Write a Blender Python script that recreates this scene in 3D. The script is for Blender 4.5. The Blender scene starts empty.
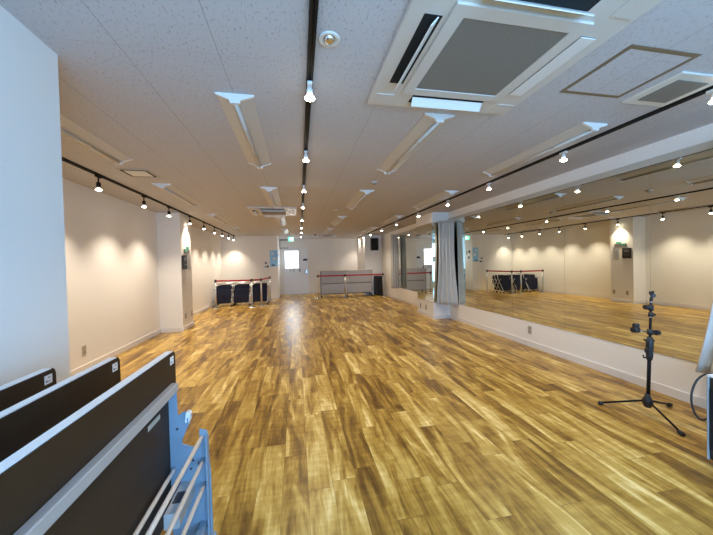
import bpy, bmesh, math, random
from mathutils import Vector, Matrix
random.seed(7)
PI = math.pi
C = bpy.context.scene.collection

# ------------------------------------------------------------------ materials
def new_mat(name):
    m = bpy.data.materials.new(name); m.use_nodes = True
    nt = m.node_tree
    return m, nt, nt.nodes['Principled BSDF']

def pmat(name, col, rough=.6, metal=0., spec=.5, bump=0., bscale=60., coat=0.):
    m, nt, b = new_mat(name)
    b.inputs['Base Color'].default_value = (*col, 1)
    b.inputs['Roughness'].default_value = rough
    b.inputs['Metallic'].default_value = metal
    b.inputs['Specular IOR Level'].default_value = spec
    b.inputs['Coat Weight'].default_value = coat
    tc = nt.nodes.new('ShaderNodeTexCoord')
    n = nt.nodes.new('ShaderNodeTexNoise'); n.inputs['Scale'].default_value = bscale; n.inputs['Detail'].default_value = 3
    nt.links.new(tc.outputs['Object'], n.inputs['Vector'])
    r = nt.nodes.new('ShaderNodeMapRange'); r.inputs['To Min'].default_value = max(0, rough-.05); r.inputs['To Max'].default_value = min(1, rough+.05)
    nt.links.new(n.outputs['Fac'], r.inputs['Value']); nt.links.new(r.outputs['Result'], b.inputs['Roughness'])
    if bump:
        bp = nt.nodes.new('ShaderNodeBump'); bp.inputs['Strength'].default_value = bump; bp.inputs['Distance'].default_value = .002
        nt.links.new(n.outputs['Fac'], bp.inputs['Height']); nt.links.new(bp.outputs['Normal'], b.inputs['Normal'])
    return m

def emat(name, col, strength):
    m, nt, b = new_mat(name)
    b.inputs['Base Color'].default_value = (*col, 1)
    b.inputs['Emission Color'].default_value = (*col, 1)
    b.inputs['Emission Strength'].default_value = strength
    return m

def math_node(nt, op, a=None, b=None):
    n = nt.nodes.new('ShaderNodeMath'); n.operation = op
    for i, v in enumerate((a, b)):
        if v is None: continue
        if isinstance(v, (int, float)): n.inputs[i].default_value = v
        else: nt.links.new(v, n.inputs[i])
    return n.outputs[0]

def floor_mat():
    m, nt, b = new_mat('wood plank floor')
    L = nt.links.new
    geo = nt.nodes.new('ShaderNodeNewGeometry')
    sep = nt.nodes.new('ShaderNodeSeparateXYZ'); L(geo.outputs['Position'], sep.inputs[0])
    W, LN = .152, .92
    fx = math_node(nt, 'DIVIDE', math_node(nt, 'ADD', sep.outputs['X'], 20.03), W)
    row = math_node(nt, 'FLOOR', fx)
    wn = nt.nodes.new('ShaderNodeTexWhiteNoise'); wn.noise_dimensions = '1D'; L(row, wn.inputs['W'])
    fy = math_node(nt, 'ADD', math_node(nt, 'DIVIDE', math_node(nt, 'ADD', sep.outputs['Y'], 30.), LN), math_node(nt, 'MULTIPLY', wn.outputs['Value'], 7.3))
    colm = math_node(nt, 'FLOOR', fy)
    cb = nt.nodes.new('ShaderNodeCombineXYZ'); L(row, cb.inputs[0]); L(colm, cb.inputs[1])
    wid = nt.nodes.new('ShaderNodeTexWhiteNoise'); wid.noise_dimensions = '2D'; L(cb.outputs[0], wid.inputs['Vector'])
    # per plank offset texture coordinates, stretched along y
    vm = nt.nodes.new('ShaderNodeVectorMath'); vm.operation = 'MULTIPLY_ADD'
    L(wid.outputs['Color'], vm.inputs[0]); vm.inputs[1].default_value = (40, 40, 40); L(geo.outputs['Position'], vm.inputs[2])
    mp = nt.nodes.new('ShaderNodeMapping'); mp.inputs['Scale'].default_value = (1, .16, 1); L(vm.outputs[0], mp.inputs['Vector'])
    n1 = nt.nodes.new('ShaderNodeTexNoise'); n1.inputs['Scale'].default_value = 8.5; n1.inputs['Detail'].default_value = 6; n1.inputs['Roughness'].default_value = .55; n1.inputs['Distortion'].default_value = 1.1; L(mp.outputs[0], n1.inputs['Vector'])
    mp2 = nt.nodes.new('ShaderNodeMapping'); mp2.inputs['Scale'].default_value = (1, .06, 1); L(vm.outputs[0], mp2.inputs['Vector'])
    n2 = nt.nodes.new('ShaderNodeTexNoise'); n2.inputs['Scale'].default_value = 70; n2.inputs['Detail'].default_value = 3; L(mp2.outputs[0], n2.inputs['Vector'])
    # cross figure (flame) across the plank
    mp3 = nt.nodes.new('ShaderNodeMapping'); mp3.inputs['Scale'].default_value = (.25, 1, 1); L(vm.outputs[0], mp3.inputs['Vector'])
    n3 = nt.nodes.new('ShaderNodeTexNoise'); n3.inputs['Scale'].default_value = 26; n3.inputs['Detail'].default_value = 3; L(mp3.outputs[0], n3.inputs['Vector'])
    s = math_node(nt, 'MULTIPLY', wid.outputs['Value'], .30)
    s = math_node(nt, 'ADD', s, math_node(nt, 'MULTIPLY', n1.outputs['Fac'], 1.45))
    s = math_node(nt, 'ADD', s, math_node(nt, 'MULTIPLY', n2.outputs['Fac'], .30))
    s = math_node(nt, 'ADD', s, math_node(nt, 'MULTIPLY', n3.outputs['Fac'], .26))
    s = math_node(nt, 'SUBTRACT', s, .645)
    cr = nt.nodes.new('ShaderNodeValToRGB'); L(s, cr.inputs['Fac'])
    e = cr.color_ramp.elements
    e[0].position = .10; e[0].color = FLOOR[0]
    e[1].position = .92; e[1].color = FLOOR[4]
    for p_, c_ in ((.33, FLOOR[1]), (.5, FLOOR[2]), (.7, FLOOR[3])):
        k = e.new(p_); k.color = c_
    # joints
    def edge(v, w):
        fr = math_node(nt, 'FRACT', v)
        d = math_node(nt, 'MINIMUM', fr, math_node(nt, 'SUBTRACT', 1., fr))
        return math_node(nt, 'LESS_THAN', d, w)
    j = math_node(nt, 'MAXIMUM', edge(fx, .008), edge(fy, .0015))
    mx = nt.nodes.new('ShaderNodeMix'); mx.data_type = 'RGBA'
    L(math_node(nt, 'MULTIPLY', j, .6), mx.inputs['Factor']); L(cr.outputs['Color'], mx.inputs['A']); mx.inputs['B'].default_value = (.09, .045, .015, 1)
    L(mx.outputs['Result'], b.inputs['Base Color'])
    rr = nt.nodes.new('ShaderNodeMapRange'); L(n1.outputs['Fac'], rr.inputs['Value']); rr.inputs['To Min'].default_value = .24; rr.inputs['To Max'].default_value = .40
    L(rr.outputs['Result'], b.inputs['Roughness'])
    bp = nt.nodes.new('ShaderNodeBump'); bp.inputs['Strength'].default_value = .12; bp.inputs['Distance'].default_value = .002
    L(math_node(nt, 'SUBTRACT', n2.outputs['Fac'], math_node(nt, 'MULTIPLY', j, 1.5)), bp.inputs['Height']); L(bp.outputs['Normal'], b.inputs['Normal'])
    b.inputs['Specular IOR Level'].default_value = .42
    return m
FLOOR = [(.090, .042, .009, 1), (.215, .112, .020, 1), (.385, .222, .038, 1), (.60, .40, .098, 1), (.89, .70, .30, 1)]

def ceiling_mat():
    m, nt, b = new_mat('rock wool ceiling board'); L = nt.links.new
    geo = nt.nodes.new('ShaderNodeNewGeometry')
    mp = nt.nodes.new('ShaderNodeMapping'); mp.inputs['Scale'].default_value = (1, .42, 1); mp.inputs['Rotation'].default_value = (0, 0, .25); L(geo.outputs['Position'], mp.inputs['Vector'])
    n = nt.nodes.new('ShaderNodeTexNoise'); n.inputs['Scale'].default_value = 100; n.inputs['Detail'].default_value = 3; L(mp.outputs[0], n.inputs['Vector'])
    th = nt.nodes.new('ShaderNodeMapRange'); L(n.outputs['Fac'], th.inputs['Value'])
    th.inputs['From Min'].default_value = .34; th.inputs['From Max'].default_value = .41; th.inputs['To Min'].default_value = 1; th.inputs['To Max'].default_value = 0
    sep = nt.nodes.new('ShaderNodeSeparateXYZ'); L(geo.outputs['Position'], sep.inputs[0])
    def line(o, off, per, w):
        fr = math_node(nt, 'FRACT', math_node(nt, 'DIVIDE', math_node(nt, 'ADD', o, off), per))
        d = math_node(nt, 'MINIMUM', fr, math_node(nt, 'SUBTRACT', 1., fr))
        return math_node(nt, 'LESS_THAN', d, w/per)
    lx = line(sep.outputs['X'], 20*.48+.378, .48, .0022)
    ly = line(sep.outputs['Y'], 20*.97-1.745, .97, .0014)
    j = math_node(nt, 'MAXIMUM', lx, math_node(nt, 'MULTIPLY', ly, .45))
    f = math_node(nt, 'MAXIMUM', math_node(nt, 'MULTIPLY', th.outputs['Result'], .5), math_node(nt, 'MULTIPLY', j, .6))
    mx = nt.nodes.new('ShaderNodeMix'); mx.data_type = 'RGBA'
    L(f, mx.inputs['Factor']); mx.inputs['A'].default_value = (.56, .55, .565, 1); mx.inputs['B'].default_value = (.24, .22, .215, 1)
    L(mx.outputs['Result'], b.inputs['Base Color']); b.inputs['Roughness'].default_value = .9; b.inputs['Specular IOR Level'].default_value = .2
    bp = nt.nodes.new('ShaderNodeBump'); bp.inputs['Strength'].default_value = .35; bp.inputs['Distance'].default_value = .003
    L(math_node(nt, 'SUBTRACT', 1., f), bp.inputs['Height']); L(bp.outputs['Normal'], b.inputs['Normal'])
    return m

def curtain_mat():
    m, nt, b = new_mat('grey curtain cloth'); L = nt.links.new
    tc = nt.nodes.new('ShaderNodeTexCoord')
    w = nt.nodes.new('ShaderNodeTexNoise'); w.inputs['Scale'].default_value = 300; L(tc.outputs['Object'], w.inputs['Vector'])
    cr = nt.nodes.new('ShaderNodeValToRGB'); L(w.outputs['Fac'], cr.inputs['Fac'])
    cr.color_ramp.elements[0].color = (.50, .50, .47, 1); cr.color_ramp.elements[1].color = (.66, .66, .62, 1)
    L(cr.outputs['Color'], b.inputs['Base Color']); b.inputs['Roughness'].default_value = .85
    b.inputs['Sheen Weight'].default_value = .2
    return m

def grille_mat():
    m, nt, b = new_mat('fine intake grille'); L = nt.links.new
    tc = nt.nodes.new('ShaderNodeTexCoord')
    br = nt.nodes.new('ShaderNodeTexChecker'); br.inputs['Scale'].default_value = 150
    br.inputs['Color1'].default_value = (.24, .23, .205, 1); br.inputs['Color2'].default_value = (.17, .163, .145, 1)
    L(tc.outputs['Object'], br.inputs['Vector']); L(br.outputs['Color'], b.inputs['Base Color']); b.inputs['Roughness'].default_value = .6
    return m

def tabletop_mat():
    m, nt, b = new_mat('dark brown laminate'); L = nt.links.new
    tc = nt.nodes.new('ShaderNodeTexCoord')
    n = nt.nodes.new('ShaderNodeTexNoise'); n.inputs['Scale'].default_value = 3; n.inputs['Detail'].default_value = 5; L(tc.outputs['Object'], n.inputs['Vector'])
    cr = nt.nodes.new('ShaderNodeValToRGB'); L(n.outputs['Fac'], cr.inputs['Fac'])
    cr.color_ramp.elements[0].color = (.030, .017, .009, 1); cr.color_ramp.elements[1].color = (.050, .030, .017, 1)
    L(cr.outputs['Color'], b.inputs['Base Color']); b.inputs['Roughness'].default_value = .5; b.inputs['Specular IOR Level'].default_value = .2
    return m

M = dict(
    floor=floor_mat(), ceiling=ceiling_mat(), curtain=curtain_mat(), grille=grille_mat(), top=tabletop_mat(),
    wall=pmat('white wallpaper', (.86, .83, .775), .8, bump=.15, bscale=220, spec=.3),
    base=pmat('white vinyl baseboard', (.78, .75, .72), .45),
    white=pmat('white enamel', (.78, .77, .74), .4),
    offwhite=pmat('ivory plastic', (.70, .68, .62), .45),
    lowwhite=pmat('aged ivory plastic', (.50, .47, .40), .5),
    black=pmat('black metal', (.012, .011, .010), .6, spec=.2),
    blackp=pmat('black plastic', (.018, .018, .02), .5),
    blackcloth=pmat('black speaker cloth', (.012, .012, .013), .9, bump=.4, bscale=400),
    dark=pmat('dark slot', (.01, .01, .01), .9),
    steel=pmat('brushed steel', (.62, .62, .62), .3, metal=1),
    chrome=pmat('satin chrome', (.75, .75, .76), .22, metal=1),
    tablesteel=pmat('light blue grey painted steel', (.21, .29, .375), .4),
    batten=pmat('dulled white sheet metal', (.58, .545, .49), .4),
    acivory=pmat('ivory appliance plastic', (.64, .61, .56), .4),
    railsteel=pmat('silver painted steel', (.50, .51, .52), .38, metal=.35),
    rod=pmat('pale grey coated wire', (.92, .92, .90), .35),
    edge=pmat('pale grey table edging', (.82, .83, .85), .35),
    sticker=pmat('white sticker', (.80, .80, .80), .5),
    ink=pmat('dark print', (.05, .05, .06), .6),
    grey=pmat('mid grey panel', (.36, .36, .36), .5),
    greyd=pmat('dark grey panel', (.16, .16, .165), .5),
    greyl=pmat('light grey panel', (.45, .45, .45), .5),
    bronze=pmat('dull bronze frame', (.20, .15, .09), .5),
    navy=pmat('navy seat fabric', (.007, .011, .032), .85, bump=.3, bscale=300),
    red=pmat('red belt webbing', (.42, .02, .03), .6),
    poster=pmat('poster with painted blue glare', (.30, .66, 1.), .2),  # cyan of the window mirrored in the glossy sheet, put into base colour
    door=pmat('pale grey door paint', (.86, .87, .88), .4),
    green=pmat('green sticker', (.06, .40, .22), .5),
    outlet=pmat('beige outlet plate', (.42, .38, .31), .45),
    bulb=emat('lit lamp face', (1., .86, .66), 45.),
    reflector=emat('lit lamp reflector shell', (1., .90, .76), 1.1),
    exitg=emat('lit green exit sign', (.05, .75, .38), 2.2),
    exitw=emat('lit white pictogram', (.85, 1., .92), 3.),
    doorglass=emat('daylit frosted glass', (.86, .93, 1.), 5.),
)
def mirror_mat():
    m, nt, b = new_mat('wall mirror silvering')
    b.inputs['Base Color'].default_value = (.76, .79, .72, 1); b.inputs['Metallic'].default_value = 1; b.inputs['Roughness'].default_value = .004
    return m
M['mirror'] = mirror_mat()
def glass_mat():
    m = bpy.data.materials.new('clear window glass'); m.use_nodes = True; nt = m.node_tree; nt.nodes.clear()
    o = nt.nodes.new('ShaderNodeOutputMaterial'); t = nt.nodes.new('ShaderNodeBsdfTransparent'); g = nt.nodes.new('ShaderNodeBsdfGlossy')
    g.inputs['Roughness'].default_value = .02
    x = nt.nodes.new('ShaderNodeMixShader'); x.inputs[0].default_value = .06
    nt.links.new(t.outputs[0], x.inputs[1]); nt.links.new(g.outputs[0], x.inputs[2]); nt.links.new(x.outputs[0], o.inputs['Surface'])
    return m
M['glass'] = glass_mat()

# ------------------------------------------------------------------ mesh helpers
class MB:
    def __init__(s): s.bm = bmesh.new()
    def box(s, x0, x1, y0, y1, z0, z1, bev=0., mi=0):
        r = bmesh.ops.create_cube(s.bm, size=1)
        vs = r['verts']
        for v in vs:
            v.co = Vector(((x0+x1)/2+v.co.x*(x1-x0), (y0+y1)/2+v.co.y*(y1-y0), (z0+z1)/2+v.co.z*(z1-z0)))
        fs = set(f for v in vs for f in v.link_faces)
        for f in fs: f.material_index = mi
        if bev:
            es = list(set(e for v in vs for e in v.link_edges))
            bmesh.ops.bevel(s.bm, geom=es, offset=bev, segments=2, affect='EDGES', profile=.5)
        return s
    def cyl(s, a, b, r, r2=None, n=16, mi=0):
        a, b = Vector(a), Vector(b); d = b-a
        q = d.to_track_quat('Z', 'Y').to_matrix().to_4x4()
        r_ = bmesh.ops.create_cone(s.bm, cap_ends=True, segments=n, radius1=r, radius2=r if r2 is None else r2, depth=d.length,
                                   matrix=Matrix.Translation((a+b)/2) @ q)
        for f in set(f for v in r_['verts'] for f in v.link_faces): f.material_index = mi; f.smooth = len(f.verts) == 4
        return s
    def lathe(s, prof, c=(0, 0, 0), n=24, mi=0, axis=None):
        mat = Matrix.Translation(c) @ (axis.to_track_quat('Z', 'Y').to_matrix().to_4x4() if axis else Matrix())
        rings = []
        for r, z in prof:
            if r < 1e-6: rings.append([s.bm.verts.new(mat @ Vector((0, 0, z)))])
            else: rings.append([s.bm.verts.new(mat @ Vector((r*math.cos(2*PI*i/n), r*math.sin(2*PI*i/n), z))) for i in range(n)])
        for A, B in zip(rings, rings[1:]):
            for i in range(n):
                j = (i+1) % n
                if len(A) == 1 and len(B) == 1: continue
                if len(A) == 1: f = s.bm.faces.new((A[0], B[i], B[j]))
                elif len(B) == 1: f = s.bm.faces.new((A[i], A[j], B[0]))
                else: f = s.bm.faces.new((A[i], A[j], B[j], B[i]))
                f.smooth = True; f.material_index = mi
        return s
    def prism(s, pts, ax, a0, a1, mi=0):
        """pts: outline in the two other axes (ax 0: y,z; 1: x,z; 2: x,y)"""
        def P(p, t):
            return Vector((t, p[0], p[1])) if ax == 0 else Vector((p[0], t, p[1])) if ax == 1 else Vector((p[0], p[1], t))
        A = [s.bm.verts.new(P(p, a0)) for p in pts]; B = [s.bm.verts.new(P(p, a1)) for p in pts]
        n = len(pts); fs = [s.bm.faces.new(A), s.bm.faces.new(B[::-1])]
        for i in range(n): fs.append(s.bm.faces.new((A[i], B[i], B[(i+1) % n], A[(i+1) % n])))
        for f in fs: f.material_index = mi
        return s
    def tube(s, path, r, n=10, mi=0):
        path = [Vector(p) for p in path]; rings = []
        up = Vector((0, 0, 1))
        for i, p in enumerate(path):
            d = (path[min(i+1, len(path)-1)]-path[max(i-1, 0)]).normalized()
            a = d.cross(up)
            if a.length < .05: a = d.cross(Vector((1, 0, 0)))
            a.normalize(); b = d.cross(a).normalized()
            rings.append([s.bm.verts.new(p+a*r*math.cos(2*PI*k/n)+b*r*math.sin(2*PI*k/n)) for k in range(n)])
        for A, B in zip(rings, rings[1:]):
            for k in range(n):
                f = s.bm.faces.new((A[k], A[(k+1) % n], B[(k+1) % n], B[k])); f.smooth = True; f.material_index = mi
        for R_ in (rings[0], rings[-1]):
            f = s.bm.faces.new(R_); f.material_index = mi
        return s
    def build(s, name, mats, parent=None, **props):
        bmesh.ops.recalc_face_normals(s.bm, faces=s.bm.faces)
        me = bpy.data.meshes.new(name); s.bm.to_mesh(me); s.bm.free()
        for m in (mats if isinstance(mats, (list, tuple)) else [mats]): me.materials.append(m)
        o = bpy.data.objects.new(name, me); C.objects.link(o)
        if parent: o.parent = parent
        for k, v in props.items(): o[k] = v
        return o

def fillet(pts, r, n=6):
    """round the corners of a closed outline"""
    out = []
    N = len(pts)
    for i in range(N):
        p = Vector(pts[i]); a = Vector(pts[i-1])-p; b = Vector(pts[(i+1) % N])-p
        rr = r[i] if isinstance(r, (list, tuple)) else r
        if rr <= 0: out.append(tuple(p)); continue
        rr = min(rr, a.length*.49, b.length*.49)
        A = p+a.normalized()*rr; B = p+b.normalized()*rr
        for k in range(n+1):
            t = k/n; out.append(tuple(A*(1-t)**2+p*2*t*(1-t)+B*t*t))
    return out

def thing(name, label, cat, loc=(0, 0, 0), group=None, rotz=0.):
    o = bpy.data.objects.new(name, None); C.objects.link(o); o.location = loc; o.rotation_euler.z = rotz
    o.empty_display_size = .1
    o['label'] = label; o['category'] = cat
    if group: o['group'] = group
    return o
def tag(o, label, cat, group=None):
    o['label'] = label; o['category'] = cat
    if group: o['group'] = group
    return o
def kids(o): return [c for c in bpy.data.objects if c.parent == o]
def dup(o, loc=None, label=None, parent=None):
    c = o.copy(); C.objects.link(c)
    if parent: c.parent = parent
    if loc is not None: c.location = loc
    if label: c['label'] = label
    for k in kids(o): dup(k, parent=c)
    return c
def structure(mb, name, mat, parent=None):
    o = mb.build(name, mat, parent)
    if not parent: o['kind'] = 'structure'
    return o

# ------------------------------------------------------------------ dimensions
H = 2.5
XL, XN, YN = -2.82, -1.204, 1.878       # left wall, near left wall face, its end
XR = 3.54                               # right wall (mirrors)
YF, YB, YA = -1.6, 13.955, 12.4         # wall behind the camera, back wall, alcove wall
XA = -.735                               # return wall beside the door
PX, PY0, PY1 = 3.125, 6.6, 7.55         # mirrored pillar
CXC, CY0, CY1 = -2.383, 6.955, 7.60     # left wall column
QX, QY = 2.80, 12.33                      # pier in the far right corner
MZ0, MZ1, BZ = .392, 2.285, 2.352

# ------------------------------------------------------------------ the setting
structure(MB().box(XL-.2, XR+.2, YF-.2, YB+.2, -.1, 0), 'floor', M['floor'])
structure(MB().box(XL-.2, XR+.2, YF-.2, YB+.2, H, H+.12), 'ceiling', M['ceiling'])
structure(MB().box(XL-.15, XL, YN, YB+.2, 0, H), 'wall_left', M['wall'])
structure(MB().box(XL-.15, XN, YF, YN, 0, H), 'wall_near_left', M['wall'])
structure(MB().box(XR, XR+.15, YF-.2, YB+.2, 0, H), 'wall_right', M['wall'])
structure(MB().box(XL, XA, YA, YB, 0, H), 'wall_alcove', M['wall'])
# back wall with the door opening
D0, D1, DZ = -.545, .52, 2.05
structure(MB().box(XA, D0, YB, YB+.15, 0, H).box(D1, XR, YB, YB+.15, 0, H).box(D0, D1, YB, YB+.15, DZ, H), 'wall_back', M['wall'])
structure(MB().box(QX, XR, QY, YB, 0, H), 'pillar_back_right', M['wall'])
structure(MB().box(XL, CXC, CY0, CY1, 0, H), 'column_left', M['wall'])
structure(MB().box(PX, XR, PY0, PY1, 0, H), 'pillar_right', M['wall'])
# wall behind the camera with one tall window
W0, W1, WZ0, WZ1 = -.75, 2.75, .25, 2.3
structure(MB().box(XN-.01, W0, YF-.15, YF, 0, H).box(W1, XR, YF-.15, YF, 0, H).box(W0, W1, YF-.15, YF, 0, WZ0).box(W0, W1, YF-.15, YF, WZ1, H), 'wall_front', M['wall'])
wf = MB()
for x in (W0+.02, (W0+W1)/2, W1-.02): wf.box(x-.025, x+.025, YF-.12, YF-.06, WZ0, WZ1)
for z in (WZ0+.02, 1.32, WZ1-.02): wf.box(W0, W1, YF-.118, YF-.062, z-.02, z+(.26 if z == 1.32 else .02))
wo = structure(wf, 'window_1', M['white'])
MB().box(W0, W1, YF-.092, YF-.086, WZ0, WZ1).build('pane', M['glass'], wo)

# door in the back wall
do = structure(MB().box(D0+.04, D1-.04, YB+.01, YB+.05, .005, DZ-.04), 'door_1', M['door'])
MB().box(D0, D0+.04, YB-.01, YB+.1, 0, DZ).box(D1-.04, D1, YB-.01, YB+.1, 0, DZ).box(D0+.04, D1-.04, YB-.01, YB+.1, DZ-.04, DZ).build('door_frame', M['door'], do)
MB().box(-.50, .075, YB-.004, YB+.012, 1.185, 1.945).build('window_pane', M['doorglass'], do)
g = MB().box(-.525, -.50, YB-.008, YB+.012, 1.16, 1.97).box(.075, .10, YB-.008, YB+.012, 1.16, 1.97)
g.box(-.50, .075, YB-.008, YB+.012, 1.16, 1.185).box(-.50, .075, YB-.008, YB+.012, 1.945, 1.97).build('window_bead', M['door'], do)
MB().cyl((.43, YB+.01, 1.0), (.43, YB-.05, 1.0), .012).cyl((.43, YB-.05, 1.0), (.31, YB-.05, 1.0), .009).box(.40, .46, YB-.004, YB+.01, .93, 1.07).build('door_handle', M['steel'], do)
for x in (-.28, -.13, .13):
    MB().box(x-.025, x+.025, YB+.002, YB+.0101, 1.02, 1.12).build('sticker', M['ink'] if x > 0 else M['greyl'], do)
# dark header frame at the left above the door
structure(MB().box(XA, XA+.03, YB-.03, YB, 2.05, 2.46).box(XA+.03, -.35, YB-.03, YB, 2.07, 2.10).box(XA+.03, -.35, YB-.03, YB, 2.43, 2.46), 'trim_1', M['greyd'])
o = MB().prism(fillet([(.28, 1.50), (.50, 1.50), (.50, 1.56), (.42, 1.60), (.36, 1.60), (.28, 1.56)], .012), 1, YB-.006, YB+.008).build('door_plate', M['ink'])
tag(o, 'small dark plate stuck on the pale grey door right of its window', 'sign')

# baseboards
BH = .085
def bb(name, *boxes):
    m = MB()
    for b_ in boxes: m.box(*b_)
    structure(m, name, M['base'])
t = .012
bb('baseboard_left', (XL, XL+t, YN, CY0, 0, BH), (XL, XL+t, CY1, YA, 0, BH))
bb('baseboard_column_left', (XL, CXC, CY0-t, CY0, 0, BH), (CXC, CXC+t, CY0-t, CY1+t, 0, BH), (XL+t, CXC, CY1, CY1+t, 0, BH))
bb('baseboard_near_left', (XN, XN+t, YF, YN+t, 0, BH), (XL+t, XN, YN, YN+t, 0, BH))
bb('baseboard_right', (XR-t, XR, YF, PY0-t, 0, BH), (XR-t, XR, PY1+t, QY, 0, BH))
bb('baseboard_pillar', (PX, XR-t, PY0-t, PY0, 0, BH), (PX-t, PX, PY0-t, PY1+t, 0, BH), (PX, XR-t, PY1, PY1+t, 0, BH))
bb('baseboard_alcove', (XL+t, XA, YA-t, YA, 0, BH), (XA, XA+t, YA-t, YB, 0, BH))
bb('baseboard_back', (D1, QX-t, YB-t, YB, 0, BH), (QX-t, QX, QY-t, YB-t, 0, BH), (QX, XR-t, QY-t, QY, 0, BH))

# strip between the mirrors and the upper wall, ledge under the mirrors
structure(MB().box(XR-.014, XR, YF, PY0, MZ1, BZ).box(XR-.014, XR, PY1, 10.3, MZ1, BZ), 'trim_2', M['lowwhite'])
structure(MB().box(PX-.014, PX, PY0-.014, PY1, MZ1, BZ).box(PX, XR-.014, PY0-.014, PY0, MZ1, BZ), 'trim_3', M['wall'])

# mirrors
mi_ = 0
mirror_labels = {
 -1: 'wall mirror panel beside the near end curtain, mostly past the right frame edge',
 0: 'nearest big wall mirror panel, behind the black microphone stand',
 1: 'wall mirror panel between the two vertical seams left of the microphone stand',
 2: 'wall mirror panel that shows the reflected barrier posts and stacked chairs',
 3: 'wall mirror panel second from the grey curtain at the mirrored pillar',
 4: 'wall mirror panel partly hidden behind the grey curtain at the mirrored pillar'}
ys = [.44, 1.44, 2.443, 3.45, 4.463, 5.475, PY0]
for i in range(6):
    o = MB().box(XR-.006, XR, ys[i]+.0012, ys[i+1]-.0012, MZ0, MZ1).build('mirror', M['mirror'])
    tag(o, mirror_labels[i-1], 'mirror', 'mirror panels on the right wall')
o = MB().box(PX, XR-.008, PY0-.006, PY0, MZ0, MZ1-.02).build('mirror', M['mirror'])
tag(o, 'narrow mirror on the pillar face that looks to the camera, behind the curtain', 'mirror', 'mirrors on the pillar')
o = MB().box(PX-.006, PX, PY0-.006, PY1, MZ0, MZ1-.02).build('mirror', M['mirror'])
tag(o, 'mirror on the side face of the pillar, left of the curtain', 'mirror', 'mirrors on the pillar')
for a, b_, l in ((PY1, 8.9, 'far wall mirror panel just beyond the mirrored pillar'), (8.9, 10.25, 'farthest wall mirror panel, beside the small far curtain')):
    o = MB().box(XR-.006, XR, a+.0012, b_-.0012, MZ0+.05, MZ1).build('mirror', M['mirror'])
    tag(o, l, 'mirror', 'mirror panels beyond the pillar')

# ------------------------------------------------------------------ ceiling: tracks and spotlights
def track(x0, y0, x1, y1, label):
    a = math.atan2(x1-x0, y1-y0); L_ = math.hypot(x1-x0, y1-y0)
    r = thing('lighting_track', label, 'lighting track', (x0, y0, H), 'lighting tracks on the ceiling', -a)
    MB().box(-.019, -.007, 0, L_, -.022, 0).box(.007, .019, 0, L_, -.022, 0).box(-.007, .007, 0, L_, -.008, 0).build('channel', M['black'], r)
    MB().box(-.021, .021, -.02, 0, -.024, 0).build('end_cap', M['black'], r)
    MB().box(-.021, .021, L_, L_+.02, -.024, 0).build('end_cap', M['black'], r)
    return r
TC0, TC1 = (.085, -.6), (.195, 12.3)
track(-2.297, 1.95, -2.297, 12.25, 'black lighting track along the left side of the ceiling')
track(*TC0, *TC1, 'black lighting track down the middle of the ceiling')
track(2.768, -.6, 2.768, 13.55, 'black lighting track along the mirror side of the ceiling')

def spotlight(kind):
    z = -.022
    if kind == 'black':
        r = thing('track_spotlight', 'x', 'spotlight')
        MB().box(-.015, .015, -.045, .045, z-.022, z, bev=.003).build('adapter', M['black'], r)
        MB().cyl((0, 0, z-.022), (0, 0, z-.090), .008).build('stem', M['black'], r)
        MB().lathe([(0, z-.080), (.020, z-.080), (.022, z-.090), (.024, z-.140), (0, z-.140)]).build('socket', M['black'], r)
        bz = z-.138
    else:
        r = thing('track_spotlight', 'x', 'spotlight')
        MB().box(-.015, .015, -.04, .04, z-.018, z, bev=.003).build('adapter', M['white'], r)
        MB().lathe([(0, z-.018), (.012, z-.018), (.014, z-.03), (.020, z-.035), (.020, z-.058), (0, z-.058)]).build('socket', M['white'], r)
        bz = z-.056
    MB().lathe([(0, bz), (.018, bz), (.020, bz-.008), (.027, bz-.020), (.030, bz-.028)]).lathe([(.030, bz-.028), (.029, bz-.034), (.023, bz-.038), (.013, bz-.041), (0, bz-.042)], mi=1).build('bulb', [M['reflector'], M['bulb']], r)
    l = bpy.data.lights.new('spot', 'SPOT')
    l.energy = 1; l.shadow_soft_size = .035; l.color = (1., .86, .70)
    lo = bpy.data.objects.new('spot', l); C.objects.link(lo); lo.parent = r; lo.location = (0, 0, bz-.058)
    return r, l, lo
SP_L, SP_C, SP_R = 80., 46., 46.
rb, lb, lob = spotlight('black'); lb.energy = SP_L; lb.spot_size = math.radians(105); lb.spot_blend = 1.; lob.rotation_euler = (0, math.radians(3), 0)
rw, lw, low_ = spotlight('white'); lw.energy = SP_C; lw.spot_size = math.radians(120); lw.spot_blend = .9
ordn = ['nearest', 'second', 'third', 'fourth', 'fifth', 'sixth', 'seventh', 'eighth', 'ninth', 'tenth', 'eleventh', 'farthest']
yl = [3.0, 4.155, 5.252, 6.185, 7.306, 8.343, 9.351, 10.25, 11.2, 12.02]
def nth(i, n): return 'farthest' if i == n-1 else ordn[i]
for i, y in enumerate(yl):
    l = ('lit spotlight with a black stem on the left track, hidden behind the near wall' if i == 0 else
         f'lit spotlight with a black stem, {nth(i-1, len(yl)-1)} one seen on the left track')
    o = rb if i == 0 else dup(rb)
    o.location = (-2.297, y, H); o['label'] = l; o['group'] = 'black spotlights on the left track'
yc = [1.9, 3.05, 4.36, 5.64, 7.32, 8.88, 10.2, 11.9]
for i, y in enumerate(yc):
    o = rw if i == 0 else dup(rw)
    x = TC0[0]+(TC1[0]-TC0[0])*(y-TC0[1])/(TC1[1]-TC0[1])
    o.location = (x, y, H); o['label'] = f'small lit spotlight, {nth(i, len(yc))} on the middle ceiling track'; o['group'] = 'spotlights on the middle track'
yr = [1.53, 2.70, 3.953, 5.171, 6.554, 8.11, 9.605, 11.16, 12.385, 13.35]
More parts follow.
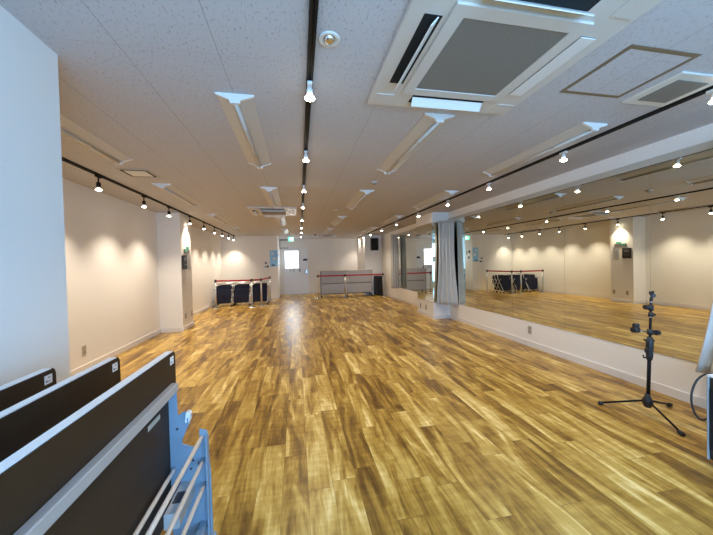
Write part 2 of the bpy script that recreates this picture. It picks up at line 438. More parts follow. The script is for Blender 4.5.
for i, y in enumerate(yr):
    o = dup(rw, (2.768, y, H), f'small lit spotlight, {nth(i, len(yr))} on the track beside the mirrors')
    o['group'] = 'spotlights on the mirror side track'

# unlit batten light fittings
def batten():
    r = thing('ceiling_light', 'x', 'ceiling light')
    w = .118
    MB().prism([(-w, 0), (-w, -.006), (-.032, -.034), (-.032, 0)], 1, .02, 1.38).build('reflector', M['batten'], r)
    MB().prism([(w, 0), (w, -.006), (.032, -.034), (.032, 0)], 1, .02, 1.38).build('reflector', M['batten'], r)
    MB().box(-.032, .032, .02, 1.38, -.040, 0).build('body', M['batten'], r)
    for a, b_ in ((0, .02), (1.38, 1.40)):
        MB().prism([(-w-.004, 0), (-w-.004, -.010), (-.036, -.040), (-.030, -.062), (.030, -.062), (.036, -.040), (w+.004, -.010), (w+.004, 0)], 1, a, b_).build('end_cap', M['white'], r)
    MB().cyl((0, .02, -.050), (0, 1.38, -.050), .013).build('lamp_tube', M['batten'], r)
    for y in (.42, .98): MB().box(-.018, .018, y-.012, y+.012, -.062, -.04).build('lamp_clip', M['steel'], r)
    return r
b0 = batten(); first = True
cols = ((-1.765, 'row over the left wall side', [2.15, 4.54, 7.05, 9.55]), (-.372, 'row left of the middle track', [2.118, 4.585, 7.35, 9.85]),
        (1.11, 'row right of the middle track', [2.17, 4.62, 7.24, 9.8]), (2.5, 'row beside the mirror side track', [2.12, 4.52, 7.1, 9.6]))
for x, nm, yy in cols:
    for i, y in enumerate(yy):
        o = b0 if first else dup(b0); first = False
        o.location = (x, y, H); o['label'] = f'unlit white batten light, {nth(i, 4)} in the {nm}'; o['group'] = 'unlit batten lights on the ceiling'

# ceiling cassette air conditioners
def cassette(loc, label, s=1.):
    r = thing('ceiling_air_conditioner', label, 'air conditioner', loc, 'ceiling cassette air conditioners'); r.scale = (s, s, 1)
    p = .555
    # panel ring with raised centre
    m = MB().box(-p, p, -p, p, -.030, 0, bev=.006)
    for (a, b_, c, d) in ((-.295, .295, .29, .36), (-.295, .295, -.36, -.29), (-.36, -.29, -.36, .36), (.29, .36, -.36, .36)):
        m.box(a, b_, c, d, -.044, -.030, bev=.003)
    m.build('panel', M['acivory'], r)
    MB().box(-.288, .288, -.288, .288, -.040, -.030).build('intake_grille', M['grille'], r)
    for k, (ax, sg) in enumerate(((0, -1), (0, 1), (1, -1), (1, 1))):
        def B(m, u0, u1, w0, w1, z0, z1):
            a, b_ = sorted((sg*w0, sg*w1))
            return m.box(a, b_, u0, u1, z0, z1) if ax == 0 else m.box(u0, u1, a, b_, z0, z1)
        B(MB(), -.27, .27, .385, .475, -.0315, -.029).build('air_slot', M['dark'], r)
        # tilted flap
        if (ax, sg) == (0, 1):
            MB().box(.385, .475, -.27, .27, -.038, -.0316, bev=.003).build('flap', M['white'], r); continue
        f = MB()
        w0, w1, z0, z1 = (.40, .43, -.062, -.032)
        pts = [(sg*w0, -.034), (sg*(w0+.006), -.032), (sg*(w1+.014), -.075), (sg*(w1+.008), -.078)]
        if ax == 1: f.prism(pts, 0, -.265, .265)
        else: f.prism(pts, 1, -.265, .265)
        f.build('flap', M['white'], r)
    for sx in (-1, 1):
        for sy in (-1, 1):
            MB().box(sx*.46-.06, sx*.46+.06, sy*.46-.06, sy*.46+.06, -.034, -.030, bev=.0015).build('corner_cover', M['acivory'], r)
    return r
cassette((1.043, 1.530, H), 'big white ceiling air conditioner nearest the camera, with a grey intake grille', .965)
cassette((-.445, 6.62, H), 'white ceiling air conditioner left of the middle track, halfway down the room', .86)
cassette((1.25, 12.4, H), 'farthest white ceiling air conditioner, above the grey barrier area', .70)

# inspection hatch, vent grilles, detectors
r = thing('inspection_hatch', 'square ceiling hatch with a brown metal frame near the big air conditioner', 'ceiling hatch', (2.024, 1.535, H))
a, w = .245, .026; b_ = .228
MB().box(-a, a, b_-w, b_, -.004, 0).box(-a, a, -b_, -b_+w, -.004, 0).box(-a, -a+w, -b_+w, b_-w, -.004, 0).box(a-w, a, -b_+w, b_-w, -.004, 0).build('frame', M['bronze'], r)
MB().box(-a+w, a-w, -b_+w, b_-w, -.002, 0).build('lid', M['ceiling'], r)
r = thing('ceiling_vent', 'square grey ceiling vent between the hatch and the mirror side track', 'vent', (2.535, 1.62, H))
MB().box(-.19, .19, -.18, .18, -.014, 0, bev=.005).build('frame', M['offwhite'], r)
m = MB().box(-.125, .125, -.12, .12, -.019, -.014)
m.build('grille', M['grille'], r)
r = thing('ceiling_vent', 'small square ceiling vent with dark slots above the left wall side', 'vent', (-1.815, 4.05, H))
MB().box(-.165, .165, -.165, .165, -.010, 0, bev=.003).build('frame', M['lowwhite'], r)
MB().box(-.11, .11, -.11, .11, -.016, -.010, bev=.003).build('centre_plate', M['offwhite'], r)
g = MB()
for s in (-1, 1): g.box(s*.13-.011, s*.13+.011, -.13, .13, -.0115, -.0095).box(-.13, .13, s*.13-.011, s*.13+.011, -.0116, -.0096)
g.build('air_slot', M['dark'], r)
r = thing('emergency_light', 'round recessed emergency lamp in the ceiling beside the middle track', 'ceiling lamp', (.19, 1.535, H))
MB().lathe([(0, 0), (.056, 0), (.056, -.004), (.050, -.008), (.036, -.007), (.030, -.002)]).build('trim_ring', M['offwhite'], r)
MB().lathe([(.030, -.002), (.026, -.010), (.016, -.018), (0, -.021)]).build('lamp_lens', M['chrome'], r)
for i, (x, y, l) in enumerate(((1.095, 4.134, 'round smoke detector on the ceiling beyond the big air conditioner'), (.853, 6.43, 'tiny round detector on the ceiling right of the middle track'),
                               (.72, 11.9, 'small dark detector on the ceiling beside the farthest air conditioner'))):
    r = thing('smoke_detector', l, 'detector', (x, y, H), 'ceiling detectors')
    MB().lathe([(0, 0), (.05, 0), (.05, -.012), (.035, -.03), (0, -.034)]).build('housing', M['lowwhite'] if i < 2 else M['ink'], r)
    MB().lathe([(.030, -.0315), (.022, -.038), (0, -.040)]).build('sensor', M['greyd'], r)

# exit sign
r = thing('exit_sign', 'green lit exit sign hanging in front of the back door', 'sign', (-.20, 11.95, 0))
MB().box(-.105, .105, -.022, .022, 2.235, 2.405, bev=.004).build('housing', M['white'], r)
MB().cyl((0, 0, 2.405), (0, 0, H), .008).build('hanger', M['white'], r)
MB().box(-.098, .098, -.0245, -.0215, 2.242, 2.398).build('sign_face', M['exitg'], r)
m = MB().box(.03, .085, -.026, -.024, 2.262, 2.378)
m.cyl((-.02, -.026, 2.372), (-.02, -.024, 2.372), .012)
for a, b_ in (((-.02, 2.355), (-.03, 2.315)), ((-.03, 2.315), (-.005, 2.29)), ((-.005, 2.29), (-.01, 2.262)), ((-.03, 2.315), (-.05, 2.292)), ((-.05, 2.292), (-.07, 2.288)), ((-.02, 2.35), (.005, 2.335)), ((-.02, 2.35), (-.05, 2.34))):
    m.cyl((a[0], -.025, a[1]), (b_[0], -.025, b_[1]), .006, n=6)
m.build('running_figure', M['exitw'], r)

# ------------------------------------------------------------------ curtains
def curtain(name, pathf, z0, z1, label, n=150, rows=24):
    """pathf(t, v) -> (x, y); v 0 at the top, 1 at the hem"""
    bm = bmesh.new(); grid = []
    for j in range(rows+1):
        v = j/rows
        grid.append([bm.verts.new((*pathf(i/n, v), z1+(z0-z1)*v)) for i in range(n+1)])
    for j in range(rows):
        for i in range(n):
            f = bm.faces.new((grid[j][i], grid[j][i+1], grid[j+1][i+1], grid[j+1][i])); f.smooth = True
    me = bpy.data.meshes.new(name); bm.to_mesh(me); bm.free(); me.materials.append(M['curtain'])
    o = bpy.data.objects.new(name, me); C.objects.link(o)
    so = o.modifiers.new('thick', 'SOLIDIFY'); so.thickness = .003; so.offset = 0
    return o
def curtain_thing(label, group, loc, pathf, z0, z1, rail):
    r = thing('curtain', label, 'curtain', loc, group)
    c = curtain('cloth', pathf, z0, z1, label); c.parent = r
    (x0, y0), (x1, y1) = rail
    MB().cyl((x0, y0, z1+.012), (x1, y1, z1+.012), .009, n=8).build('curtain_rail', M['offwhite'], r)
    k = MB()
    for q in range(5):
        t_ = q/4; k.cyl((x0+(x1-x0)*t_, y0+(y1-y0)*t_, z1+.012), (x0+(x1-x0)*t_, y0+(y1-y0)*t_, z1-.02), .006, n=8)
    k.build('curtain_ring', M['offwhite'], r)
    return r
def p1(t, v):
    # from beside the pillar corner out to the wall mirror, folds swinging across that line
    sq = .86+.17*v**2-.08*math.sin(PI*min(1, v*1.2))
    u = .5+(t-.5)*sq
    A, B = (3.215-.035*v*v, 6.555), (3.53, 6.25-.05*v*v)
    nx, ny = .78, .62
    ph = t*2*PI*4.5+.5*math.sin(t*8)-.6
    a = (.030+.014*v)*(1+.25*math.sin(5*t+1))*(1 if t < .8 else .75)
    d = a*math.sin(ph)+.006*math.sin(2.7*ph+1)
    return (min(A[0]+(B[0]-A[0])*u-nx*d*.8, XR-.012), min(A[1]+(B[1]-A[1])*u-ny*d, 6.585))
curtain_thing('grey pleated curtain hanging bunched against the mirrored pillar', 'grey curtains along the mirrors', (0, 0, 0), p1, .36, 2.27, ((3.22, 6.55), (3.50, 6.22)))
def p2(t, v):
    ph = t*2*PI*3.5+.5*math.sin(t*7)+.4
    return (3.26+.235*t-.02*v*(1-t), 10.16-.06*t+(.04+.015*v)*math.sin(ph))
curtain_thing('grey pleated curtain at the far end of the mirror wall, beyond the pillar', 'grey curtains along the mirrors', (0, 0, 0), p2, .43, 2.30, ((3.25, 10.18), (3.51, 10.10)))
def p3(t, v):
    ph = t*2*PI*8
    y = 1.25+t*(.57+.18*v**2)
    return (3.43+.03*math.sin(ph)-.05*v*v*t, y+.006*math.sin(ph*2))
curtain_thing('grey curtain flaring at its hem, cut by the right frame edge', 'grey curtains along the mirrors', (0, 0, 0), p3, .36, 2.27, ((3.43, 1.2), (3.43, 1.9)))

# ------------------------------------------------------------------ outlets, column panel, posters
def outlet(loc, ax, label, group='wall outlets'):
    """ax: outward normal (+1/-1 along x)"""
    r = thing('power_outlet', label, 'outlet', loc, group)
    a, b_ = sorted((0, ax*.008))
    MB().box(a, b_, -.036, .036, -.06, .06, bev=.002).build('cover_plate', M['outlet'], r)
    a, b_ = sorted((ax*.008, ax*.0095))
    m = MB()
    for z in (-.025, .025): m.box(a, b_, -.012, -.007, z-.008, z+.008).box(a, b_, .007, .012, z-.008, z+.008)
    m.build('socket_holes', M['ink'], r)
outlet((XL, 4.66, .285), 1, 'beige power outlet low on the left wall above the folded tables')
outlet((XR, 4.09, .26), -1, 'beige power outlet on the low wall under the big mirrors')
outlet((CXC, 7.12, .30), 1, 'nearer power outlet low on the side of the left column')
outlet((CXC, 7.50, .30), 1, 'farther power outlet low on the side of the left column')
outlet((PX, 7.02, .22), -1, 'right one of two outlets low on the pillar side under its mirror')
outlet((PX, 7.36, .22), -1, 'left one of two outlets low on the pillar side under its mirror')
r = thing('control_box', 'black wall control box on the side of the left column', 'control panel', (CXC, 7.12, 1.46))  # wall control box with a display and buttons
MB().box(0, .03, -.12, .12, -.15, .15, bev=.006).build('housing', M['blackp'], r)
MB().box(.03, .032, -.07, .07, .03, .10).build('display', M['greyd'], r)
m = MB()
for i in range(3): m.cyl((.03, -.05+.05*i, -.05), (.034, -.05+.05*i, -.05), .008)
m.build('button', M['greyl'], r)
r = thing('wall_notice', 'pale notice sheet beside the black control box on the left column', 'notice', (CXC, 7.43, 1.46))
MB().box(0, .004, -.085, .085, -.16, .16).build('sheet', M['greyl'], r)
m = MB()
for i in range(7): m.box(.004, .0045, -.06, .02+.04*(i % 3)/2, .10-.035*i, .108-.035*i)
m.build('print', M['greyd'], r)
r = thing('wall_sign', 'dark narrow sign plate above the control box on the left column', 'sign', (CXC, 7.30, 1.715))
MB().box(0, .012, -.17, .17, -.035, .035, bev=.002).build('plate', M['greyd'], r)
MB().box(.012, .013, -.15, -.02, -.02, .02).build('green_mark', M['green'], r)
MB().box(0, .01, -.02, .12, .04, .09).build('green_tab', M['green'], r)
def poster(loc, w, h, mat, label, marks, ax='y', extra=()):
    r = thing('poster', label, 'poster', loc, 'notices beside the back door')
    if ax == 'y': MB().box(-w/2, w/2, -.004, 0, -h/2, h/2).build('sheet', mat, r)
    else: MB().box(0, .004, -w/2, w/2, -h/2, h/2).build('sheet', mat, r)
    for (u, v, du, dv, mm) in marks:
        if ax == 'y': MB().box(u-du/2, u+du/2, -.0055, -.004, v-dv/2, v+dv/2).build('printed_picture', M[mm], r)
        else: MB().box(.004, .0055, u-du/2, u+du/2, v-dv/2, v+dv/2).build('printed_picture', M[mm], r)
poster((-1.16, YA, 1.36), .20, .30, M['sticker'], 'small white sheet with dark photos, left of the tall poster', [(-.03, .07, .07, .07, 'ink'), (.04, -.07, .07, .08, 'ink'), (-.04, -.08, .05, .05, 'navy')])
poster((-.885, YA, 1.60), .29, .64, M['poster'], 'tall poster with painted blue glare on the alcove wall left of the back door', [(-.04, .20, .09, .09, 'sticker'), (.03, .0, .12, .10, 'sticker'), (-.03, -.26, .12, .05, 'ink')])
poster((XA, 12.75, 1.62), .40, .6, M['sticker'], 'white notice with pictures on the return wall beside the back door', [(-.1, .12, .14, .12, 'navy'), (.1, .08, .1, .2, 'bronze'), (-.05, -.15, .16, .12, 'ink')], ax='x')
poster((XA, 13.4, 1.55), .40, .5, M['poster'], 'notice with painted blue glare on the return wall nearest the back door', [(0, .08, .2, .16, 'sticker'), (0, -.14, .2, .06, 'ink')], ax='x')

# ------------------------------------------------------------------ barrier posts with belts
def post(x, y, label, to=None, group='belt barrier posts', h=.92):
    r = thing('barrier_post', label, 'barrier post', (x, y, 0), group)
    MB().lathe([(0, 0), (.135, 0), (.14, .006), (.13, .014), (.05, .024), (.034, .034), (0, .034)], n=28).build('base', M['chrome'], r)
    MB().cyl((0, 0, .03), (0, 0, h-.09), .024, n=20).build('pole', M['steel'], r)
    MB().lathe([(0, h-.09), (.030, h-.09), (.032, h-.08), (.032, h-.01), (.028, h), (0, h)], n=20).build('belt_head', M['blackp'], r)
    if to:
        dx, dy = to[0]-x, to[1]-y; L_ = math.hypot(dx, dy); ux, uy = dx/L_, dy/L_; px, py = -uy*.0012, ux*.0012
        a, b_ = .031, L_-.031
        m = MB().prism([(ux*a+px, uy*a+py), (ux*b_+px, uy*b_+py), (ux*b_-px, uy*b_-py), (ux*a-px, uy*a-py)], 2, h-.072, h-.020)
        m.build('belt', M['red'], r)
    return r
Lp = [(-2.58, 10.42), (-1.45, 10.27), (-1.17, 10.42), (-1.0, 11.75)]
post(*Lp[0], 'belt barrier post at the left end, beside the left wall', Lp[1], 'barrier posts round the stacked chairs')
post(*Lp[1], 'belt barrier post in front of the stacked chairs, at the belt corner', Lp[2], 'barrier posts round the stacked chairs')
post(*Lp[2], 'belt barrier post in front of the right chair stack, next to the belt corner post', Lp[3], 'barrier posts round the stacked chairs')
post(*Lp[3], 'rearmost belt barrier post of the left barrier, below the tall poster', None, 'barrier posts round the stacked chairs')
Rp = [(.785, 11.75), (1.83, 11.65), (3.36, 11.6)]
post(*Rp[0], 'belt barrier post at the left end of the grey storage counter', Rp[1], 'barrier posts before the grey counter')
post(*Rp[1], 'belt barrier post in front of the middle of the grey counter', Rp[2], 'barrier posts before the grey counter')
post(*Rp[2], 'belt barrier post beside the black case near the right wall', None, 'barrier posts before the grey counter')

# ------------------------------------------------------------------ nested chairs
def chair():
    r = thing('nesting_chair', 'x', 'chair')
    # backrest faces +x or -y: built facing -y, seat folded up against the back
    bm_ = MB()
    pts = fillet([(-.26, .34), (.26, .34), (.25, .70), (-.25, .70)], [.05, .05, .09, .09])
    bm_.prism(pts, 1, .10, .128).build('backrest', M['navy'], r)
    pts = fillet([(-.255, .09), (.255, .09), (.255, .56), (-.255, .56)], .07)
    m = MB().prism(pts, 1, -.03, .02); m.build('seat', M['navy'], r)
    for s in (-1, 1):
        MB().tube([(s*.262, .16, .70), (s*.264, .13, .60), (s*.267, .02, .42), (s*.27, -.12, .22), (s*.27, -.22, .06)], .012).build('leg', M['steel'], r)
        MB().tube([(s*.27, -.05, .56), (s*.27, .05, .45), (s*.268, .17, .22), (s*.265, .24, .06)], .012).build('leg', M['steel'], r)
        MB().box(s*.265-.012, s*.265+.012, -.06, .16, .565, .585, bev=.006).build('armrest', M['blackp'], r)
        for (x, y) in ((s*.27, -.22), (s*.265, .24)):
            MB().cyl((x-.012, y, .027), (x+.012, y, .027), .027).build('caster', M['blackp'], r)
    MB().tube([(-.262, .16, .70), (-.21, .165, .755), (.21, .165, .755), (.262, .16, .70)], .012).build('back_frame', M['steel'], r)
    return r
c0 = chair(); first = True
cl = ['left stack, beside the left wall', 'middle stack behind the belt', 'right stack, nearest the posters']
od = ['front', 'second', 'rear']
for i in range(3):
    x = (-2.44, -1.865, -1.29)[i]
    for j in range(3):
        o = c0 if first else dup(c0); first = False
        o.location = (x, 10.85+.19*j+(.08 if i == 2 else 0), 0)
        o['label'] = f'navy nesting chair with steel legs, {od[j]} one of the {cl[i]}'; o['group'] = 'navy chairs nested behind the belt barrier'

# ------------------------------------------------------------------ grey storage counter, black case, wall speaker
r = thing('storage_counter', 'long grey storage counter on casters behind the right belt barrier', 'counter', (1.95, 12.08, 0))
w = 1.03
MB().box(-w-.02, w+.02, -.22, .22, 1.02, 1.055, bev=.006).build('counter_top', M['grey'], r)
for a, b_ in ((-w+.04, -.035), (.035, w-.04)):
    MB().box(a, b_, -.205, -.185, .58, 1.015, bev=.003).build('upper_panel', M['greyl'], r)
    MB().box(a, b_, -.205, -.185, .17, .54, bev=.003).build('lower_panel', M['greyl'], r)
for x in (-w+.018, 0, w-.018): MB().box(x-.018, x+.018, -.21, -.175, .09, 1.02).build('upright', M['grey'], r)
for x in (-w+.018, w-.018): MB().box(x-.018, x+.018, .175, .21, .09, 1.02).build('upright', M['greyd'], r)
MB().box(-w+.036, w-.036, -.18, .2, .54, .565).build('shelf', M['greyd'], r)
MB().box(-w+.036, w-.036, -.18, .2, .13, .155).build('shelf', M['greyd'], r)
for x in (-w+.02, 0, w-.02):
    for y in (-.19, .19): MB().cyl((x-.014, y, .04), (x+.014, y, .04), .04).box(x-.012, x+.012, y-.012, y+.012, .06, .10).build('caster', M['blackp'], r)
r = thing('equipment_case', 'black equipment case standing on the floor near the far right wall', 'case', (3.29, 12.12, 0))
MB().box(-.16, .16, -.14, .14, .03, .80, bev=.03).build('shell', M['blackp'], r)
MB().box(-.12, .12, -.147, -.138, .10, .72, bev=.01).build('front_grille', M['blackcloth'], r)
MB().tube([(-.08, 0, .80), (-.08, 0, .84), (.08, 0, .84), (.08, 0, .80)], .009).build('handle', M['blackp'], r)
for x in (-.12, .12): MB().cyl((x-.012, -.1, .025), (x+.012, -.1, .025), .025).cyl((x-.012, .1, .025), (x+.012, .1, .025), .025).build('caster', M['blackp'], r)
r = thing('wall_speaker', 'black loudspeaker hung high on the far right pier', 'speaker', (3.16, 12.13, 2.11))
MB().prism(fillet([(-.155, -.12), (.155, -.12), (.13, .12), (-.13, .12)], .015), 2, -.26, .24).build('cabinet', M['blackp'], r)
MB().box(-.145, .145, -.128, -.12, -.25, .23, bev=.003).build('front_grille', M['blackcloth'], r)
MB().box(-.03, .03, .12, .20, -.05, .05).build('wall_bracket', M['black'], r)

# ------------------------------------------------------------------ microphone stand
hub = Vector((2.955, 2.070, 0))
r = thing('microphone_stand', 'black tripod microphone stand on the wooden floor before the mirror', 'stand', tuple(hub))
feet = [(2.80, 2.345), (3.335, 2.155), (2.875, 1.79)]
feet = [(2.735, 2.295), (3.28, 2.125), (2.835, 1.765)]
for fx, fy in feet:
    d = Vector((fx-hub.x, fy-hub.y, 0))
    lg = MB().cyl((d.x*.06, d.y*.06, .115), (d.x, d.y, .022), .0085, n=12).build('leg', M['black'], r)
    u = d.normalized()
    MB().cyl((d.x*.95, d.y*.95, .020), (d.x+u.x*.022, d.y+u.y*.022, .016), .016, n=14).build('rubber_foot', M['blackp'], lg)
MB().lathe([(0, .06), (.022, .06), (.030, .075), (.038, .10), (.034, .130), (.022, .150), (.017, .175), (0, .175)], n=20).build('hub', M['blackp'], r)
MB().cyl((0, 0, .06), (0, 0, .62), .0135).build('lower_pole', M['black'], r)
MB().cyl((0, 0, .60), (0, 0, 1.01), .0095).build('upper_pole', M['black'], r)
MB().lathe([(0, .47), (.019, .47), (.024, .50), (.026, .60), (.024, .64), (.018, .67), (0, .67)]).cyl((-.048, 0, .642), (.042, 0, .636), .011).cyl((-.045, 0, .642), (-.066, 0, .652), .006).build('height_clutch', M['blackp'], r)
MB().tube([(.0, 0, .575), (-.045, 0, .575), (-.052, 0, .558), (-.044, 0, .54), (-.02, 0, .54)], .006).tube([(.0, 0, .495), (-.06, 0, .492), (-.068, 0, .515)], .006).build('cable_hook', M['blackp'], r)
MB().lathe([(0, .690), (.022, .690), (.022, .735), (0, .735)]).cyl((.0, 0, .712), (.07, 0, .706), .008).cyl((.060, 0, .706), (.092, 0, .706), .022).build('boom_joint', M['blackp'], r)
am = MB().cyl((0, 0, .715), (-.16, 0, .728), .006).build('side_arm', M['steel'], r)
MB().cyl((-.135, 0, .732), (-.185, 0, .735), .024).cyl((-.155, -.016, .772), (-.155, .016, .772), .020).box(-.19, -.125, -.012, .012, .738, .752).build('arm_clamp', M['blackp'], am)
MB().lathe([(0, .900), (.019, .900), (.019, .945), (0, .945)]).cyl((0, 0, .922), (-.045, 0, .928), .012).cyl((-.028, 0, .928), (-.062, 0, .928), .021).build('upper_clamp', M['blackp'], r)
MB().lathe([(0, .845), (.016, .845), (.016, .885), (0, .885)]).cyl((0, 0, .868), (.045, 0, .862), .010).build('locking_knob', M['blackp'], r)
MB().tube([(0, 0, .985), (.006, 0, 1.01), (.018, 0, 1.03), (.026, 0, 1.045), (.020, 0, 1.06), (.005, 0, 1.055)], .011).cyl((.005, -.014, 1.03), (.035, .014, 1.03), .016).cyl((-.018, 0, 1.062), (-.004, 0, 1.035), .007).build('microphone_clip', M['blackp'], r)
for z in (.968, .838): MB().cyl((0, 0, z), (0, 0, z+.009), .0125).build('steel_ring', M['chrome'], r)

for k in kids(r):
    if k.name.split('.')[0] not in ('leg', 'hub'): k.rotation_euler.y = .045

# ------------------------------------------------------------------ amplifier at the right frame edge
r = thing('amplifier', 'black amplifier box with silver corner trim at the right frame edge', 'amplifier', (2.615, 1.19, 0))
MB().box(0, .50, 0, .29, .03, .575, bev=.012).build('cabinet', M['blackp'], r)
MB().box(-.006, 0, .02, .28, .10, .50).build('side_grille', M['blackcloth'], r)
MB().box(-.008, .02, .288, .298, .03, .575, bev=.004).build('corner_trim', M['grey'], r)
MB().box(-.008, .508, -.008, .298, .575, .590, bev=.004).build('top_trim', M['edge'], r)
MB().tube([(.12, .14, .59), (.12, .14, .625), (.38, .14, .625), (.38, .14, .59)], .012).build('handle', M['blackp'], r)
for x in (.05, .45):
    for y in (.04, .25): MB().cyl((x, y, 0), (x, y, .03), .018).build('rubber_foot', M['blackp'], r)
cb = []
for k in range(33):
    t_ = k/32; a = -PI*.35+t_*PI*2.0
    cb.append((2.62-.075+.075*math.cos(a*1.0), 1.53+.02*t_, .42+.165*math.sin(a)))
cb = [(2.66, 1.515, .30), (2.62, 1.525, .275), (2.58, 1.535, .30), (2.553, 1.54, .36), (2.548, 1.545, .43), (2.565, 1.545, .50), (2.60, 1.535, .565), (2.645, 1.51, .602), (2.69, 1.44, .603), (2.72, 1.38, .60)]
# smooth the path
def smooth(p, n=3):
    for _ in range(n):
        q = [p[0]]
        for a, b_ in zip(p, p[1:]):
            a, b_ = Vector(a), Vector(b_); q += [tuple(a*.75+b_*.25), tuple(a*.25+b_*.75)]
        q.append(p[-1]); p = q
    return p
cb = [(a+.015, b_-.005, c-.012) for a, b_, c in cb]
tag(MB().tube(smooth(cb), .006).build('power_cable', M['blackp']), 'black cable hanging in a loop behind the amplifier box', 'cable')

# ------------------------------------------------------------------ folded flip-top tables at the left
def folded_table(x, ye, label):
    """x: front face of the standing top; ye: far end of the top"""
    r = thing('folding_table', label, 'table', (x, ye, 0), 'folded tables parked at the left')
    z0, z1, th, L_ = .21, .95, .026, 1.8
    pts = fillet([(0, z0), (0, z1), (-L_, z1), (-L_, z0)], [.03, .028, .028, .03])
    tp = MB().prism(pts, 0, -th+.003, 0).build('tabletop', M['top'], r)
    # pale edging around the top, set back from the face
    ep = fillet([(.004, z0-.004), (.004, z1+.004), (-L_-.004, z1+.004), (-L_-.004, z0-.004)], [.032, .030, .030, .032])
    n = len(ep); m = MB()
    ip = fillet([(-.001, z0+.001), (-.001, z1-.001), (-L_+.001, z1-.001), (-L_+.001, z0+.001)], [.029, .027, .027, .029])
    for i in range(n):
        j = (i+1) % n
        q = [ep[i], ep[j], ip[j], ip[i]]
        far = ep[i][0] > -.05 and ep[j][0] > -.05
        A = [m.bm.verts.new((-th-.008, *p_)) for p_ in q]; B = [m.bm.verts.new((-.004, *p_)) for p_ in q]
        for f in ((A[0], A[1], B[1], B[0]), (A[2], A[3], B[3], B[2]), (A[3], A[2], A[1], A[0]), (B[0], B[1], B[2], B[3])):
            ff = m.bm.faces.new(f); ff.material_index = 1 if (far and ep[i][1] < z1+.002) else 0
    bmesh.ops.remove_doubles(m.bm, verts=m.bm.verts, dist=1e-5)
    m.build('edging', [M['edge'], M['ink']], r)
    MB().box(-th-.008, -th+.001, -L_+.02, -.02, z0+.01, z1-.01).build('backing_board', M['greyl'], r)
    MB().box(0, .0008, -.062, -.022, z1-.055, z1-.018).build('sticker', M['sticker'], r)
    m = MB().box(.0008, .0012, -.056, -.048, z1-.047, z1-.040).box(.0008, .0012, -.046, -.030, z1-.046, z1-.044).box(.0008, .0012, -.044, -.032, z1-.030, z1-.027)
    m.build('sticker_print', M['ink'], tp)
    # rail under the top
    MB().box(.0, .031, -L_+.03, -.055, .768, .808, bev=.004).build('frame_rail', M['railsteel'], r)
    MB().box(0, .001, -.30, -.19, .700, .722).build('label_strip', M['lowwhite'], r)
    # end legs: blue grey plates with a hook and a riser
    for e_, y in enumerate((-.095, -L_+.095)):
        o = [(-.020+.005, .765), (.024, .765), (.026, .66), (.030, .648), (.052, .664), (.078, .666), (.088, .650), (.082, .62), (.045, .53), (.042, .508),
             (.120, .474), (.122, .572), (.156, .560), (.168, .34), (.170, .05), (.004, .05), (.004, .765)]
        o[0] = (.004, .765); o.pop()
        o = [(.001 if a < .005 else (a-.613)*.981+.613, 1.374-(1.374-c)*.981) for a, c in o]
        lg = MB().prism(o, 1, y-.004, y+.004)
        lg.box(.163, .171, y-.03, y+.004, .05, .555)     # flange of the riser
        lg.box(.084, .090, y-.022, y+.004, .618, .655)
        lg = lg.build('leg', M['tablesteel'], r)
        MB().box(-.14, .19, y-.02, y+.02, .035, .06, bev=.006).build('foot', M['tablesteel'], lg)
        MB().prism(fillet([(.074, .632), (.094, .632), (.097, .672), (.080, .682)], .006), 1, y-.02, y+.012).build('hook_cap', M['edge'], lg)
        for (hx, hz) in ((.035, .60), (.10, .44), (.125, .42), (.09, .40)): MB().cyl((hx, y-.0055, hz), (hx, y-.004, hz), .006).build('bolt', M['ink'], lg)
        for cx in (-.12, .17): MB().cyl((cx, y-.011, .0185), (cx, y+.011, .0185), .0185).build('caster', M['blackp'], lg)
    # wire shelf rods
    sh = None
    for (rx, rz) in ((.010+.008, .411), (.143, .549), (.147, .440), (.150, .323)):
        q = MB().cyl((rx, -L_+.10, rz), (rx, -.10, rz), .0088, n=14)
        if sh is None: sh = q.build('wire_shelf', M['rod'], r)
        else: q.build('rod', M['rod'], sh)
    for yy in (-.80, -1.25):
        MB().tube([(.018, yy, .404), (.06, yy, .36), (.10, yy, .315), (.150, yy, .316), (.154, yy, .44), (.148, yy, .555)], .004).build('cross_wire', M['rod'], sh)
    # lower cross beam between the legs
    MB().box(.125, .155, -L_+.05, -.05, .10, .14, bev=.004).build('cross_beam', M['tablesteel'], r)
    lk = MB().box(.045, .105, -.30, -.07, .28, .345, bev=.003).build('lock_box', M['greyl'], r)
    MB().box(.055, .095, -.24, -.17, .345, .346).build('print', M['ink'], lk)
    return r
folded_table(-.613, 1.668, 'folded table nearest the camera, dark brown top on edge with wire shelf')
folded_table(-.840, 1.632, 'middle one of three folded dark brown tables parked at the left')
folded_table(-1.033, 1.53, 'folded dark brown table nearest the pale near wall')

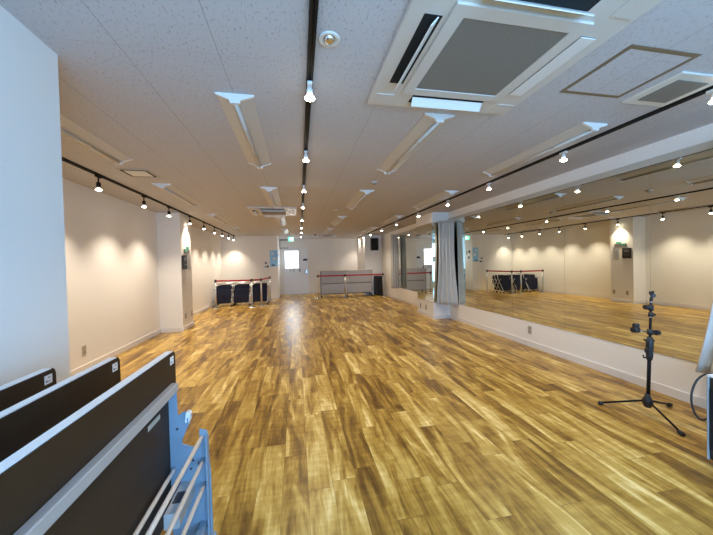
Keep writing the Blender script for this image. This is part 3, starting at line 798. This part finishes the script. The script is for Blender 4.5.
# ------------------------------------------------------------------ daylight
w = bpy.data.worlds.new('sky'); bpy.context.scene.world = w; w.use_nodes = True
bg = w.node_tree.nodes['Background']; bg.inputs['Color'].default_value = (.35, .68, 1., 1); bg.inputs['Strength'].default_value = 3.2
l = bpy.data.lights.new('daylight', 'AREA'); l.shape = 'RECTANGLE'; l.size = W1-W0; l.size_y = WZ1-WZ0; l.energy = 225; l.color = (.27, .55, 1.)
lo = bpy.data.objects.new('daylight', l); C.objects.link(lo); lo.location = ((W0+W1)/2, YF-.2, (WZ0+WZ1)/2); lo.rotation_euler = (PI/2, 0, 0)
l2 = bpy.data.lights.new('door_daylight', 'AREA'); l2.shape = 'RECTANGLE'; l2.size = .57; l2.size_y = .75; l2.energy = 4; l2.color = (.75, .88, 1.)
lo = bpy.data.objects.new('door_daylight', l2); C.objects.link(lo); lo.location = (-.21, YB-.02, 1.565); lo.rotation_euler = (-PI/2, 0, 0)

# ------------------------------------------------------------------ camera
yaw, pitch, roll, f = .1949, -.0171, -.0230, 302.4792
f_ = Vector((math.sin(yaw)*math.cos(pitch), math.cos(yaw)*math.cos(pitch), math.sin(pitch)))
rt = Vector((math.cos(yaw), -math.sin(yaw), 0)); up = rt.cross(f_)
r2 = rt*math.cos(roll)+up*math.sin(roll); u2 = up*math.cos(roll)-rt*math.sin(roll)
cd = bpy.data.cameras.new('camera'); co = bpy.data.objects.new('camera', cd); C.objects.link(co)
cd.sensor_fit = 'HORIZONTAL'; cd.sensor_width = 36; cd.lens = f*36/713; cd.clip_start = .02
co.matrix_world = Matrix(((r2.x, u2.x, -f_.x, 0), (r2.y, u2.y, -f_.y, 0), (r2.z, u2.z, -f_.z, 1.3737), (0, 0, 0, 1)))
sc = bpy.context.scene; sc.camera = co
sc.view_settings.view_transform = 'Standard'; sc.view_settings.look = 'None'; sc.view_settings.exposure = .27; sc.view_settings.gamma = 1
sc.view_settings.use_curve_mapping = False
sc.cycles.use_denoising = True
sc.cycles.max_bounces = 10; sc.cycles.diffuse_bounces = 6; sc.cycles.glossy_bounces = 6; sc.cycles.sample_clamp_indirect = 8
sc.cycles.caustics_reflective = False
